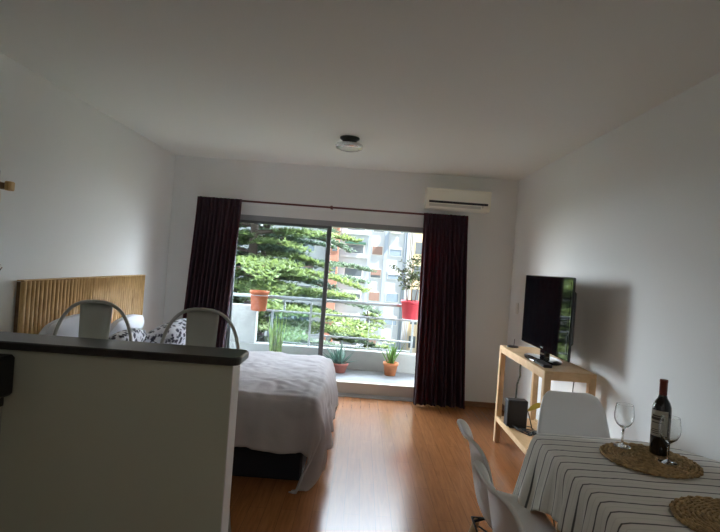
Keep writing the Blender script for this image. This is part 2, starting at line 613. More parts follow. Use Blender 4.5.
# window: sliding balcony door
wt = thing('window_1', 'wide aluminium sliding balcony window with two glass panels', 'window')
wt['kind'] = 'structure'
f = MB()
f.box((WX0, YB - 0.012, 1.985), (WX1, YB + T, WZ1 + 0.02))
f.build('shutter_box', 'shutterbox', wt, label='white header box above the glass')
f = MB()
f.box((WX0, YB + 0.005, 1.925), (WX1, YB + T, 1.985))
f.box((WX0, YB + 0.03, 0.0), (WX0 + 0.04, YB + T, 1.965))
f.box((WX1 - 0.04, YB + 0.03, 0.0), (WX1, YB + T, 1.965))
f.build('window_frame', 'winframe', wt)
MB().box((WX0, YB - 0.005, 0.0), (WX1, YB + 0.079, 0.012)).box((WX0, YB + 0.024, 0.012), (WX1, YB + 0.036, 0.026)).box((WX0, YB + 0.056, 0.012), (WX1, YB + 0.068, 0.026)).build('bottom_track', 'alu', wt)
MB().box((WX0, YB + 0.08, -0.05), (WX1, YB + T + 0.0515, 0.148)).build('step_riser', 'riser', wt, label='beige riser up to the balcony level')
for (xa, xb, yy) in ((WX0 + 0.04, -0.375, YB + 0.03), (WX0 + 0.06, -0.385, YB + 0.062)):
    s = MB()
    w = 0.045
    s.box((xa, yy - 0.014, 0.027), (xa + w, yy + 0.014, 1.93), bev=0.003)
    s.box((xb - w, yy - 0.014, 0.027), (xb, yy + 0.014, 1.93), bev=0.003)
    s.box((xa + w, yy - 0.014, 1.895), (xb - w, yy + 0.014, 1.93))
    s.box((xa + w, yy - 0.014, 0.027), (xb - w, yy + 0.014, 0.10))
    sash = s.build('sash', 'sashmat', wt)
    MB().box((xa + w, yy - 0.003, 0.10), (xb - w, yy + 0.003, 1.895)).build('pane', 'pane', sash)

# ------------------------------------------------------------------ balcony
BX0, BX1, BY1 = -2.4, 1.9, 6.86
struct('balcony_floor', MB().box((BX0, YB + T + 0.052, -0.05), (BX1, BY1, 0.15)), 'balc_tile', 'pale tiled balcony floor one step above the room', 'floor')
struct('added_shade_slab', MB().box((BX0, YB + T + 0.052, 2.72), (BX1, 7.05, 2.9)), 'balc_white', 'unseen slab added above the window to shade the balcony', 'slab')  # unseen slab, added to keep high skylight off the balcony
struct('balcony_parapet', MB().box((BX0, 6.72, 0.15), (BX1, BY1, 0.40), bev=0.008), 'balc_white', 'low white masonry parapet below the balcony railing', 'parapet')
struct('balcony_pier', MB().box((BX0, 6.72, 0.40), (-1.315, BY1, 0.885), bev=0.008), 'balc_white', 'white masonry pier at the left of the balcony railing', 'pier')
rl = thing('balcony_railing', 'grey metal balcony railing with glass panels above the white parapet', 'railing', (0, 6.79, 0.4))
MB().tube([(-2.3, 0, 0.60), (-1.0, 0, 0.61), (1.85, 0, 0.62)], 0.022, 12).build('top_rail', 'rail', rl)
MB().cyl((-1.3, 0, 0.43), (1.85, 0, 0.43), 0.014, 10).build('middle_rail', 'rail', rl)
MB().cyl((-1.12, 0, 0.03), (0.72, 0, 0.03), 0.008, 8).build('bottom_rail', 'rail', rl)
MB().cyl((-0.62, 0, 0.15), (0.72, 0, 0.15), 0.012, 8).build('lower_rail', 'rail', rl)
for x in (-1.12, -0.62, 0.72, 1.4):
    MB().box((x - 0.013, -0.013, 0.0), (x + 0.013, 0.013, 0.43 if x in (-1.12, 0.72) else 0.61), bev=0.003).build('post', 'rail', rl)
MB().box((-0.98, -0.012, 0.43), (-0.956, 0.012, 0.61)).build('post', 'rail', rl)
for x in (0.15, 0.45):
    MB().cyl((x, 0, 0.0), (x, 0, 0.43), 0.0045, 6).build('baluster', 'rail', rl)
for xa, xb in ((-1.10, -0.64),):
    MB().box((xa, -0.004, 0.04), (xb, 0.004, 0.42)).build('glass_panel', 'rail_glass', rl)

# ------------------------------------------------------------------ curtains and rod
rod = thing('curtain_rod', 'dark red curtain rod across the top of the balcony window', 'curtain rod', (0, 5.80, 2.125))
MB().cyl((-1.84, 0, 0), (1.09, 0, 0), 0.011, 12).build('pole', 'rod', rod)
for x in (-1.85, 1.10):
    MB().lathe([(0.006, -0.022), (0.018, -0.012), (0.021, 0), (0.018, 0.012), (0.006, 0.022)], 14, mtx=Matrix.Translation((x, 0, 0)) @ Matrix.Rotation(R(90), 4, 'Y')).build('finial', 'rod', rod)
for x in (-1.70, -0.385, 0.95):
    MB().box((x - 0.012, -0.0, -0.012), (x + 0.012, 0.119, 0.012)).lathe([(0.02, -0.012), (0.02, 0.012)], 14, mtx=Matrix.Translation((x, 0, 0)) @ Matrix.Rotation(R(90), 4, 'Y')).build('bracket', 'rod', rod)


def curtain(x0, x1, xb0, xb1, seed, label):
    rnd = random.Random(seed)
    folds = 11
    ph = [rnd.uniform(-0.25, 0.25) for _ in range(folds + 2)]
    am = [rnd.uniform(0.7, 1.2) for _ in range(folds + 2)]

    def fn(u, v):
        z = 2.135 - v * 2.115
        k = min(folds, int(u * folds))
        th = u * folds * 2 * PI
        amp = (0.016 + 0.030 * sstep(0, 0.5, v)) * am[k]
        y = math.sin(th + ph[k] * v) * amp
        y += 0.01 * nz(u * 5, v * 3, seed)
        xt = x0 + (x1 - x0) * u
        xb = xb0 + (xb1 - xb0) * u
        x = xt + (xb - xt) * (v ** 1.2) + 0.012 * math.sin(th * 0.5 + 2 * v) * v
        if v < 0.03:
            y *= 0.55
        return (x, y, z)
    mb = MB().grid(fn, folds * 12, 30)
    o = mb.build('curtain', 'curtain', None, (0, 5.745, 0))
    tag(o, label, 'curtain')
    mods(o, solid=0.006)
    for i in range(9):
        h = MB()
        x = x0 + (x1 - x0) * (i + 0.5) / 9
        h.tube([(x, 0.055 + 0.016 * math.cos(2 * PI * j / 12), 2.125 + 0.016 * math.sin(2 * PI * j / 12)) for j in range(12)], 0.003, 6, closed=True)
        h.build('hook', 'rod', o)
    return o


curtain(-1.865, -1.375, -1.99, -1.47, 3, 'dark burgundy curtain at the left end of the window, behind the bar stools')
curtain(0.645, 1.13, 0.665, 1.255, 8, 'dark purple-red curtain at the right of the window, under the air conditioner')

# ------------------------------------------------------------------ air conditioner
ac = thing('air_conditioner', 'cream wall air conditioner above the right curtain', 'air conditioner', (1.01, YB, 2.195))
prof = [(-0.001, 0.0), (-0.15, 0.0), (-0.185, 0.03), (-0.198, 0.07), (-0.2, 0.2), (-0.19, 0.222), (-0.001, 0.228)]
rings = [[(x, y, z) for y, z in prof] for x in (-0.355, 0.355)]
MB().loft(rings, True, True, False).build('body', 'ac', ac)
MB().box((-0.325, -0.2035, 0.060), (0.325, -0.196, 0.084)).build('outlet_slot', 'acdark', ac, label='long black slot across the front')
MB().box((-0.32, -0.190, 0.022), (0.25, -0.178, 0.050), mtx=Matrix.Translation((0, -0.004, 0))).build('louvre', 'acgrey', ac)
MB().box((0.262, -0.204, 0.035), (0.275, -0.193, 0.06)).build('indicator_panel', 'acgrey', ac)

# ------------------------------------------------------------------ ceiling light
cl = thing('ceiling_light', 'small round chrome and glass flush light on the ceiling', 'ceiling light', (-0.185, 4.50, HC))
MB().lathe([(0.085, 0.0), (0.085, -0.012), (0.06, -0.03), (0.06, -0.07)], 32).build('base', 'lampbase', cl)
MB().lathe([(0.061, -0.050), (0.112, -0.058), (0.121, -0.072), (0.117, -0.092), (0.09, -0.098)], 36).build('rim', 'chrome', cl)
MB().lathe([(0.09, -0.096), (0.085, -0.105), (0.055, -0.113), (0.0005, -0.116)], 32, caps=False).build('diffuser', 'frost', cl)

# ------------------------------------------------------------------ wall pieces on the left wall and the switch
sc = thing('wall_sconce', 'small wooden wall lamp on a white plate at the upper left edge', 'wall lamp', (XL, 3.07, 1.75))
MB().box((0.0, -0.12, -0.03), (0.018, 0.055, 0.09), bev=0.004).build('wall_plate', 'sconce_white', sc)
MB().box((0.018, -0.10, 0.055), (0.045, 0.07, 0.095), bev=0.004).build('wooden_bar', 'darkwood', sc)
MB().box((0.02, -0.035, 0.07), (0.05, -0.012, 0.16), bev=0.003).build('wooden_post', 'darkwood', sc)
MB().box((0.045, 0.03, 0.05), (0.085, 0.075, 0.105), bev=0.006).build('lamp_holder', 'bamboo', sc)
tw = MB()
for k in range(5):
    a = R(50 + 9 * k)
    tw.tube([(0.008 + 0.002 * k, 0.0, 0.0), (0.012, 0.10 * math.cos(a), 0.12 * math.sin(a)), (0.02, 0.17 * math.cos(a), 0.19 * math.sin(a))], [0.005, 0.005, 0.003], 6)
o = tw.build('dried_reeds', 'darkwood', None, (XL, 3.065, 1.19))
tag(o, 'bundle of brown dried reeds on the left wall beside the headboard', 'wall decoration')
sw = thing('light_switch', 'small white switch plate on the right wall behind the television', 'switch', (XR, 5.62, 1.165))
MB().box((-0.01, -0.04, -0.06), (0, 0.04, 0.06), bev=0.003).build('plate', 'plate', sw)
MB().box((-0.014, -0.015, -0.03), (-0.009, 0.015, 0.03), bev=0.002).build('rocker', 'plate', sw)

# ------------------------------------------------------------------ headboard
hb = thing('headboard', 'wide bamboo cane headboard on the left wall above the bed', 'headboard', (XL + 0.002, 0, 0))
for (ya, yb) in ((3.335, 3.965), (3.97, 5.21)):
    pn = MB()
    n = int((yb - ya) / (0.043 if ya < 3.6 else 0.038))
    rnd = random.Random(int(ya * 100))
    for i in range(n):
        y = ya + 0.018 + (yb - ya - 0.036) * i / (n - 1)
        r = (0.0185 if ya < 3.6 else 0.0165) + rnd.uniform(-0.0015, 0.0015)
        zt = 1.245
        zk = rnd.uniform(0.5, 1.05)
        pn.tube([(0.042, y, 0.32), (0.042, y, zk - 0.008), (0.042, y, zk), (0.042, y, zk + 0.008), (0.042, y, zt)], [r, r, r * 1.12, r, r], 8)
    p = pn.build('cane_panel', 'bamboo', hb)
    MB().box((0.006, ya + 0.003, 0.30), (0.030, yb - 0.003, 1.24)).build('backing_board', 'bamboodark', p)
    MB().box((0.005, ya, 1.245), (0.056, yb, 1.253), bev=0.003).build('top_rail', 'bamboo', p)

# ------------------------------------------------------------------ bed
BX_H, BX_F, BYN, BYF, BZ = -2.13, -0.25, 3.44, 5.06, 0.60
bed = thing('bed', 'double bed with dark base under the grey bedspread', 'bed', (0, 0, 0))
MB().box((BX_H, 3.56, 0.0), (BX_F - 0.06, BYF - 0.06, 0.32), bev=0.015).build('base', 'bedbase', bed)  # navy base, carried down to the floor to stand for the shade beneath
MB().box((BX_H, BYN + 0.02, 0.32), (BX_F - 0.02, BYF - 0.02, 0.575), bev=0.05).build('mattress', 'mattress', bed)

def drape_point(s, t):
    """s along X (0 at the foot edge, + beyond it), t along Y (0 at near edge, + beyond; far side handled too)."""
    a = max(0.0, s)
    x = BX_F + min(0.0, s)
    if t < 0:
        b, y, sg = -t, BYN, -1
    elif t > BYF - BYN:
        b, y, sg = t - (BYF - BYN), BYF, 1
    else:
        b, y, sg = 0.0, BYN + t, 0
    r = math.hypot(a, b)
    top = BZ + 0.012 * nz(x * 2.5, y * 2.5, 1) + 0.022 * (abs(nz(x * 3.2 + 1.4 * nz(x * 2, y * 2), y * 5.5 + 1.2 * nz(y * 3, x * 3, 7), 4)) - 0.2) + 0.012 * (abs(nz(x * 9, y * 12 + 2 * nz(x * 4, y * 4, 3), 8)) - 0.2)
    # rounded softer edges
    top -= 0.022 * (1 - sstep(0, 0.07, -s)) + 0.022 * (1 - sstep(0, 0.06, (t if t < (BYF - BYN) / 2 else BYF - BYN - t)))
    if r == 0:
        return (x, y, top)
    dx, dy = a / r, sg * b / r
    sin2 = 2 * abs(dx * dy)
    # r0: length over which the cloth rounds the edge
    rr = r * (1 + 0.27 * sin2)
    out = 0.05 * (1 - math.exp(-r / 0.06)) + (0.09 + 0.02 * sin2) * rr
    ang = math.atan2(dy, dx)
    along = (y if b == 0 else x) * 9 + ang * 3
    rip = 0.022 * sstep(0.04, 0.35, r) * (math.sin(along * 1.9) + 0.6 * math.sin(along * 3.7 + 1)) * 0.8
    drop = max(0.0, rr - 0.02 * (1 - math.exp(-r / 0.03)))
    z = max(0.018, top - drop * 0.985)
    o = out + rip + (0.02 * nz(x * 4, y * 4, z * 4)) + 0.012 * sstep(0.03, 0.1, r) * (abs(nz(x * 7 + z * 4, y * 7, z * 6)) - 0.2)
    sw = 0.42 * max(0.0, rr - 0.22) * sin2 if sg < 0 else 0.0
    return (x + dx * o - sw, y + dy * o - 0.15 * sw, z)


HX, HN, HF = 0.44, 0.33, 0.36
LEN, WID = BX_F - (BX_H + 0.28), BYF - BYN


def duvet_fn(u, v):
    s = -LEN + u * (LEN + HX)
    t = -HN + v * (WID + HN + HF)
    return drape_point(s, t)


dv = MB().grid(duvet_fn, 130, 130).build('bedspread', 'duvet')
tag(dv, 'crumpled grey bedspread hanging over the foot and sides of the bed', 'bedspread')
mods(dv, solid=0.008, offset=1.0)


def pillow(name, loc, rot, size, material, label, group=None):
    sx, sy, sz = size
    def sq(u, v, side):
        a, b = 2 * u - 1, 2 * v - 1
        k = (1 - abs(a) ** 3.0) * (1 - abs(b) ** 3.0)
        pin = 1 - 0.10 * (1 - k) * (abs(a * b))
        z = side * sz * 0.5 * (max(0, k) ** 0.5) * (1 + 0.16 * nz(a * 2 + loc[0], b * 2 + loc[1], side * 3))
        return (a * sx / 2 * (1 - 0.06 * b * b) * pin, b * sy / 2 * (1 - 0.06 * a * a) * pin, z)
    mb = MB()
    mb.grid(lambda u, v: sq(u, v, 1), 24, 24)
    mb.grid(lambda u, v: sq(1 - u, v, -1), 24, 24)
    o = mb.build(name, material)
    o.location = loc
    o.rotation_euler = rot
    tag(o, label, 'pillow', group)
    return o


pillow('pillow', (-2.02, 3.62, 0.82), (0, R(-66), 0), (0.44, 0.72, 0.17), 'duvet_white', 'plain white pillow leaning on the near end of the bamboo headboard')
pillow('pillow', (-1.99, 4.36, 0.745), (0, R(-62), R(4)), (0.46, 0.66, 0.17), 'duvet_white', 'plain white pillow leaning on the far half of the bamboo headboard')
pillow('pillow', (-1.63, 4.44, 0.745), (R(4), R(-33), R(-10)), (0.54, 0.66, 0.24), 'floral', 'black and white floral pillow nearest the left curtain')
pillow('pillow', (-1.76, 3.82, 0.745), (R(-4), R(-48), R(8)), (0.44, 0.60, 0.17), 'floral', 'black and white floral pillow behind the left bar stool')

# folded sheet at the head of the bed
def sheet_fn(u, v):
    x = -2.10 + u * 0.52
    y = BYN + 0.02 + v * (WID - 0.04)
    return (x, y, BZ + 0.022 + 0.018 * nz(x * 6, y * 5, 9) - 0.03 * (1 - sstep(0, 0.1, min(v, 1 - v))))
sh = mods(MB().grid(sheet_fn, 20, 50).build('folded_sheet', 'floral'), solid=0.012)
tag(sh, 'patterned sheet folded back at the head of the bed', 'sheet')

# ------------------------------------------------------------------ bar counter
CX1, CY0, CY1, CZ = -0.515, 2.215, 2.345, 1.08
bc = thing('bar_counter', 'cream half-height bar counter with a black worktop in front of the bed', 'counter')
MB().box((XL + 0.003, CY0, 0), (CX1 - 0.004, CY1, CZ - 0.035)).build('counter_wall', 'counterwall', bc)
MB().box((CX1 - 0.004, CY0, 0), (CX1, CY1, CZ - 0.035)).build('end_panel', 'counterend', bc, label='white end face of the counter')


def rounded_slab(x0, x1, y0, y1, z0, z1, r, e=0.006):
    def ring(ins, z):
        pts = [(x0 + ins, y0 + ins, z)]
        for cx, cy, a0 in ((x1 - r, y0 + r, -90), (x1 - r, y1 - r, 0)):
            for k in range(7):
                a = R(a0 + 15 * k)
                pts.append((cx + (r - ins) * math.cos(a), cy + (r - ins) * math.sin(a), z))
        pts.append((x0 + ins, y1 - ins, z))
        return pts
    return MB().loft([ring(e, z0), ring(0, z0 + e), ring(0, z1 - e), ring(e, z1)], True, True, False)


rounded_slab(XL + 0.003, -0.485, 2.185, 2.415, CZ - 0.035, CZ, 0.05).build('worktop', 'countertop', bc, label='black worktop with a rounded corner')
kc = thing('kitchen_cabinet', 'pale kitchen base cabinet at the left edge against the counter', 'cabinet', (-1.84, 1.9, 0))
MB().box((-0.36, -0.30, 0.08), (0.36, 0.31, 0.80)).box((-0.36, -0.25, 0), (0.36, 0.31, 0.08)).build('carcass', 'cabinet', kc)
MB().box((-0.35, -0.32, 0.10), (-0.004, -0.30, 0.79), bev=0.003).build('door', 'cabinet', kc)
MB().box((0.004, -0.32, 0.10), (0.35, -0.30, 0.79), bev=0.003).build('door', 'cabinet', kc)
MB().box((-0.365, -0.33, 0.80), (0.365, 0.312, 0.84), bev=0.004).build('cabinet_top', 'countertop', kc)
mw = thing('countertop_oven', 'black box-shaped kitchen appliance under the left end of the black worktop', 'appliance', (-1.72, 2.02, 0.84))
MB().box((-0.25, -0.15, 0.012), (0.285, 0.19, 0.185), bev=0.012).build('body', 'black', mw)
MB().box((-0.24, -0.162, 0.02), (0.15, -0.15, 0.175), bev=0.003).build('door', 'gloss', mw)
MB().box((0.16, -0.16, 0.02), (0.27, -0.15, 0.175), bev=0.003).build('control_panel', 'black', mw)
for x in (-0.2, 0.24):
    for y in (-0.12, 0.15):
        MB().cyl((x, y, 0), (x, y, 0.014), 0.012, 8).build('foot', 'black', mw)

# ------------------------------------------------------------------ bar stools
def make_stool(label):
    t = thing('bar_stool', label, 'bar stool', group='metal bar stools behind the counter')
    s = MB()
    rr = []
    for ins, z in ((0.012, 0.74), (0.0, 0.748), (0.0, 0.772), (0.012, 0.78)):
        h = 0.165 - ins
        r = 0.04
        ring = []
        for cx, cy, a0 in ((h - r, h - r, 0), (-h + r, h - r, 90), (-h + r, -h + r, 180), (h - r, -h + r, 270)):
            for k in range(5):
                a = R(a0 + 22.5 * k)
                ring.append((cx + r * math.cos(a), cy + r * math.sin(a), z))
        rr.append(ring)
    s.loft(rr, True, True, True)
    s.build('seat', 'stool', t)
    for sx in (-1, 1):
        for sy in (-1, 1):
            MB().tube([(sx * 0.215, sy * 0.215, 0.0), (sx * 0.135, sy * 0.135, 0.745)], [0.014, 0.022], 8).build('leg', 'stool', t)
    q = 0.178
    MB().tube([(q, q, 0.30), (-q, q, 0.30), (-q, -q, 0.30), (q, -q, 0.30)], 0.009, 8, closed=True).build('footrest', 'stool', t)
    pts = []
    W, zb, zt = 0.205, 0.76, 1.222
    pts.append((-0.165, 0.12, zb))
    for k in range(25):
        a = PI - PI * k / 24
        ca, sa = math.cos(a), math.sin(a)
        x = W * (abs(ca) ** 0.75) * (1 if ca >= 0 else -1)
        z = 0.93 + (zt - 0.93) * (abs(sa) ** 0.9)
        pts.append((x, 0.165 + 0.02 * (z - 0.93) / 0.3, z))
    pts.append((0.165, 0.12, zb))
    MB().tube(pts, 0.0088, 10).build('back_hoop', 'stool', t)
    def sp_fn(u, v):
        z = 0.76 + v * (zt - 0.002 - 0.76)
        w = 0.068 + 0.016 * v
        x = (2 * u - 1) * w
        return (x, 0.168 + 0.018 * v + 0.010 * (1 - (2 * u - 1) ** 2), z)
    mods(MB().grid(sp_fn, 8, 8).build('back_splat', 'stool', t), solid=0.003)
    return t


st = make_stool('left pale grey metal bar stool, in front of the bamboo headboard')
st.location = (-1.352, 2.50, 0)
st2 = copy_tree(st)
st2.location = (-0.80, 2.50, 0)
st2['label'] = 'right pale grey metal bar stool, in front of the burgundy curtain'

# ------------------------------------------------------------------ television stand
ts = thing('tv_stand', 'pine console stand with a lower shelf under the television', 'tv stand', (1.31, 3.58, 0))
TL, TD, TH = 1.17, 0.36, 0.875
MB().box((0, 0, TH - 0.025), (TD, TL, TH), bev=0.003).build('tabletop', 'pine', ts)
MB().box((0.004, 0.02, TH - 0.062), (0.026, TL - 0.02, TH - 0.025)).box((TD - 0.026, 0.02, TH - 0.062), (TD - 0.004, TL - 0.02, TH - 0.025)).box((0.02, 0.004, TH - 0.062), (TD - 0.02, 0.026, TH - 0.025)).box((0.02, TL - 0.026, TH - 0.062), (TD - 0.02, TL - 0.004, TH - 0.025)).build('apron', 'pine', ts)
for x in (0.0, TD - 0.048):
    for y in (0.0, TL - 0.048):
        MB().box((x, y, 0), (x + 0.048, y + 0.048, TH - 0.025), bev=0.003).build('leg', 'pine', ts)
s = MB().box((0.0, 0.058, 0.195), (0.022, TL - 0.058, 0.24)).box((TD - 0.022, 0.058, 0.195), (TD, TL - 0.058, 0.24))
s.box((0.022, 0.0, 0.20), (TD - 0.022, TL, 0.225))
s.build('shelf', 'pine', ts)

tv = thing('television', 'black flat screen television on the pine stand', 'television', (1.468, 4.06, TH))
tw_, z0_, z1_ = 0.515, 0.075, 0.655
MB().box((-0.022, -tw_, z0_), (-0.002, tw_, z1_), bev=0.006).box((-0.003, -tw_ * 0.8, z0_ + 0.1), (0.055, tw_ * 0.8, z1_ - 0.1), bev=0.01).build('casing', 'gloss', tv)
MB().box((-0.0245, -tw_ + 0.03, z0_ + 0.045), (-0.0215, tw_ - 0.03, z1_ - 0.03)).build('screen', 'screen', tv, label='glossy black screen reflecting the window')
lg = MB()
for k, w in enumerate((0.012, 0.008, 0.010, 0.008)):
    lg.box((-0.0236, 0.03 - k * 0.016, z0_ + 0.018), (-0.0218, 0.03 - k * 0.016 - w, z0_ + 0.028))
lg.build('logo', 'chrome', tv)
MB().box((-0.015, -0.06, 0.015), (0.03, 0.06, 0.10), bev=0.01).build('neck', 'gloss', tv)
MB().lathe([(0.98, 0.0), (1.0, 0.006), (0.97, 0.014), (0.5, 0.02), (0.001, 0.022)], 40, mtx=Matrix.Translation((-0.01, 0, 0)) @ Matrix.Diagonal((0.125, 0.24, 1, 1))).build('base', 'gloss', tv)

an = thing('aerial', 'small black puck with a short rod at the far end of the stand', 'aerial', (1.40, 4.66, TH))
MB().lathe([(0.05, 0), (0.052, 0.006), (0.045, 0.013), (0.001, 0.015)], 20).build('base', 'black', an)
MB().cyl((0.01, 0, 0.012), (0.014, 0, 0.075), 0.003, 6).build('rod', 'black', an)
rm = thing('black_tray', 'flat black box lying on the stand in front of the television foot', 'box', (1.375, 3.80, TH))
MB().box((-0.035, -0.10, 0.0), (0.03, 0.10, 0.022), bev=0.005).build('body', 'black', rm)

mo = thing('router_box', 'black box standing on the far end of the lower pine shelf', 'box', (1.405, 4.45, 0.2255))
MB().box((-0.085, -0.05, 0), (0.085, 0.05, 0.235), bev=0.006).build('body', 'black', mo)
MB().box((-0.07, -0.054, 0.02), (0.07, -0.05, 0.215), bev=0.002).build('front_panel', 'black', mo)
yl = MB()
def leaf_fn(u, v):
    w = 0.022 * math.sin(PI * min(1, 0.08 + 0.92 * u)) ** 0.8
    return (0.15 * u, (v - 0.5) * 2 * w * 0.4, 0.02 * math.sin(u * 3) + (v - 0.5) * 2 * w + 0.05 * u)
o = mods(yl.grid(leaf_fn, 12, 6).build('yellow_leaf', 'yellow', None, (1.475, 4.36, 0.395)), solid=0.003)
tag(o, 'yellow leaf-shaped piece sticking up behind the black box on the shelf', 'leaf')
MB().tube([(0.0, 0, 0.0), (0.02, 0.0, -0.06), (0.05, -0.01, -0.1690)], 0.004, 6).build('stem', 'greencable', o)
mb_ = MB()
cb = MB().box((-0.05, -0.04, 0), (0.05, 0.04, 0.03), bev=0.006)
o = cb.build('power_adapter', 'black', None, (1.55, 4.25, 0.2255))
tag(o, 'black power adapter block among cables on the lower shelf', 'adapter')
def coil(name, pts, r, material, label, cat='cable'):
    o = MB().tube(pts, r, 7).build(name, material)
    return tag(o, label, cat)
sp_ = []
for k in range(60):
    a = k * 0.42
    rad = 0.05 + 0.035 * math.sin(k * 0.37)
    sp_.append((1.46 + rad * 1.1 * math.cos(a), 4.27 + rad * 2.0 * math.sin(a * 0.93), 0.2305 + 0.012 * (1 + math.sin(k * 0.9))))
coil('tangled_cable', sp_, 0.004, 'wire', 'tangle of black cable lying on the lower pine shelf')
coil('hanging_cable', [(1.53, 4.78, 0.86), (1.535, 4.785, 0.78), (1.52, 4.79, 0.68), (1.525, 4.785, 0.6), (1.505, 4.79, 0.52), (1.50, 4.78, 0.40), (1.49, 4.77, 0.26)], 0.008, 'greencable', 'dark green cable hanging at the far end of the stand')
coil('hanging_cable', [(1.66, 3.98, 0.86), (1.675, 3.95, 0.80), (1.66, 3.93, 0.72), (1.672, 3.97, 0.62), (1.63, 4.03, 0.5), (1.64, 4.12, 0.232)], 0.004, 'wire', 'thin black cable hanging behind the near end of the stand')

# ------------------------------------------------------------------ dining table and cloth
TX0, TX1, TY0, TY1, TZ = 0.885, 1.675, 0.55, 2.555, 0.75
tb = thing('dining_table', 'dining table under the striped cloth beside the right wall', 'table')


def outline(ins=0.0, n=14):
    """counter-clockwise outline of the table top, with a wide round far-right corner"""
    pts = []
    x0, x1, y0, y1 = TX0 + ins, TX1 - ins, TY0 + ins, TY1 - ins
    for (rx, ry, cx, cy, a0) in ((0.10, 0.10, x0 + .10, y0 + .10, 180), (0.10, 0.10, x1 - .10, y0 + .10, 270), (0.36, 0.36, x1 - .36, y1 - .36, 0), (0.075, 0.075, x0 + .075, y1 - .075, 90)):
        for k in range(n + 1):
            a = R(a0 + 90 * k / n)
            pts.append((cx + rx * math.cos(a), cy + ry * math.sin(a)))
    return pts


ring = outline(0.012)
MB().loft([[(x, y, TZ - 0.03) for x, y in ring], [(x, y, TZ - 0.002) for x, y in ring]], True, True, False).build('tabletop', 'pine', tb)
for x in (TX0 + 0.10, TX1 - 0.16):
    for y in (TY0 + 0.10, TY1 - 0.22):
        MB().box((x, y, 0), (x + 0.055, y + 0.055, TZ - 0.03), bev=0.004).build('leg', 'pine', tb)
# tablecloth: top as scaled rings, then the hanging skirt
def resample(pts, n):
    L = [0]
    m = len(pts)
    for i in range(m):
        L.append(L[-1] + math.dist(pts[i], pts[(i + 1) % m]))
    out = []
    k = 0
    for j in range(n):
        d = L[-1] * j / n
        while L[k + 1] < d:
            k += 1
        t = (d - L[k]) / max(1e-9, L[k + 1] - L[k])
        a, b = pts[k], pts[(k + 1) % m]
        out.append((a[0] + (b[0] - a[0]) * t, a[1] + (b[1] - a[1]) * t))
    return out


NR = 420
edge = resample(outline(0.0), NR)
ccx, ccy = (TX0 + TX1) / 2, (TY0 + TY1) / 2
cv, cf, uvv = [], [], []
rows = []
for k in range(1, 15):
    q = k / 14
    rows.append(('top', q))
for k in range(1, 17):
    rows.append(('skirt', k / 16))
cv.append((ccx, ccy, TZ + 0.001))
uvv.append((ccx, ccy, 0))
DROP = 0.215
for kind, q in rows:
    for j, (ex, ey) in enumerate(edge):
        a, b = edge[j - 1], edge[(j + 1) % NR]
        tx, ty = b[0] - a[0], b[1] - a[1]
        l = math.hypot(tx, ty)
        nx, ny = ty / l, -tx / l
        if kind == 'top':
            x, y = ccx + (ex - ccx) * q, ccy + (ey - ccy) * q
            zz = TZ + 0.003 + 0.0025 * nz(x * 7, y * 7, 2) + 0.003 * (abs(nz(x * 11 + nz(x * 5, y * 5), y * 13, 5)) - 0.25) - (0.004 if q == 1 else 0)
            cv.append((x, y, zz))
            uvv.append((x, y, 0))
        else:
            corner = math.exp(-((ex - TX0) ** 2 + (ey - TY1) ** 2) / 0.045) + math.exp(-((ex - TX0) ** 2 + (ey - TY0) ** 2) / 0.045)
            s_ = j * math.dist(edge[0], edge[1])
            d = q * (DROP + 0.21 * corner)
            flare = 0.008 * (1 - math.exp(-d / 0.012)) + 0.02 * q + 0.17 * corner * d + 0.02 * q * corner
            rip = sstep(0.05, 0.8, q) * (0.016 * math.sin(s_ * 34 + 1.5 * math.sin(s_ * 9)) + 0.008 * math.sin(s_ * 71))
            wallside = sstep(1.60, 1.67, ex)
            o_ = (flare + rip * 0.7 + 0.002 * q) * (1 - wallside) + 0.008 * wallside
            x, y = ex + nx * o_, ey + ny * o_
            z = max(0.05, TZ - 0.003 - d)
            cv.append((x, y, z))
            uvv.append((ex + nx * d, ey + ny * d, 0))
for j in range(NR):
    cf.append((0, 1 + j, 1 + (j + 1) % NR))
for k in range(len(rows) - 1):
    for j in range(NR):
        a, b = 1 + k * NR + j, 1 + k * NR + (j + 1) % NR
        cf.append((a, a + NR, b + NR, b))
tcm = MB()
tcm.add(cv, cf, True)
tco = tcm.build('tablecloth', 'cloth')
at_ = tco.data.attributes.new('cloth', 'FLOAT_VECTOR', 'POINT')
at_.data.foreach_set('vector', [c for p in uvv for c in p])
tag(tco, 'grey tablecloth with thin dark stripes draped over the dining table', 'tablecloth')
mods(tco, solid=0.002, offset=1.0)
CT = TZ + 0.0085


def placemat(x, y, r, label):
    mb = MB()
    rnd = random.Random(int(x * 1000))
    nr = 13
    mb.lathe([(r * 0.97, 0.0), (r * 0.97, 0.004), (0.001, 0.004)], 48)
    for i in range(nr):
        rr = r * (i + 0.7) / (nr - 0.1)
        n = max(10, int(rr * 2 * PI / 0.011))
        pts, rad = [], []
        for j in range(n):
            a = 2 * PI * j / n
            w = 0.0025 * math.sin(j * 2.1 + i) + rnd.uniform(-0.0015, 0.0015)
            pts.append(((rr + w) * math.cos(a), (rr + w) * math.sin(a), 0.0065 + rnd.uniform(-0.001, 0.0015)))
            rad.append(0.0065 + 0.0018 * math.sin(j * 1.9 + i))
        mb.tube(pts, rad, 6, closed=True)
    # tube with per-point radii when closed
    o = mb.build('placemat', 'jute', None, (x, y, CT))
    return tag(o, label, 'placemat', 'woven straw placemats')


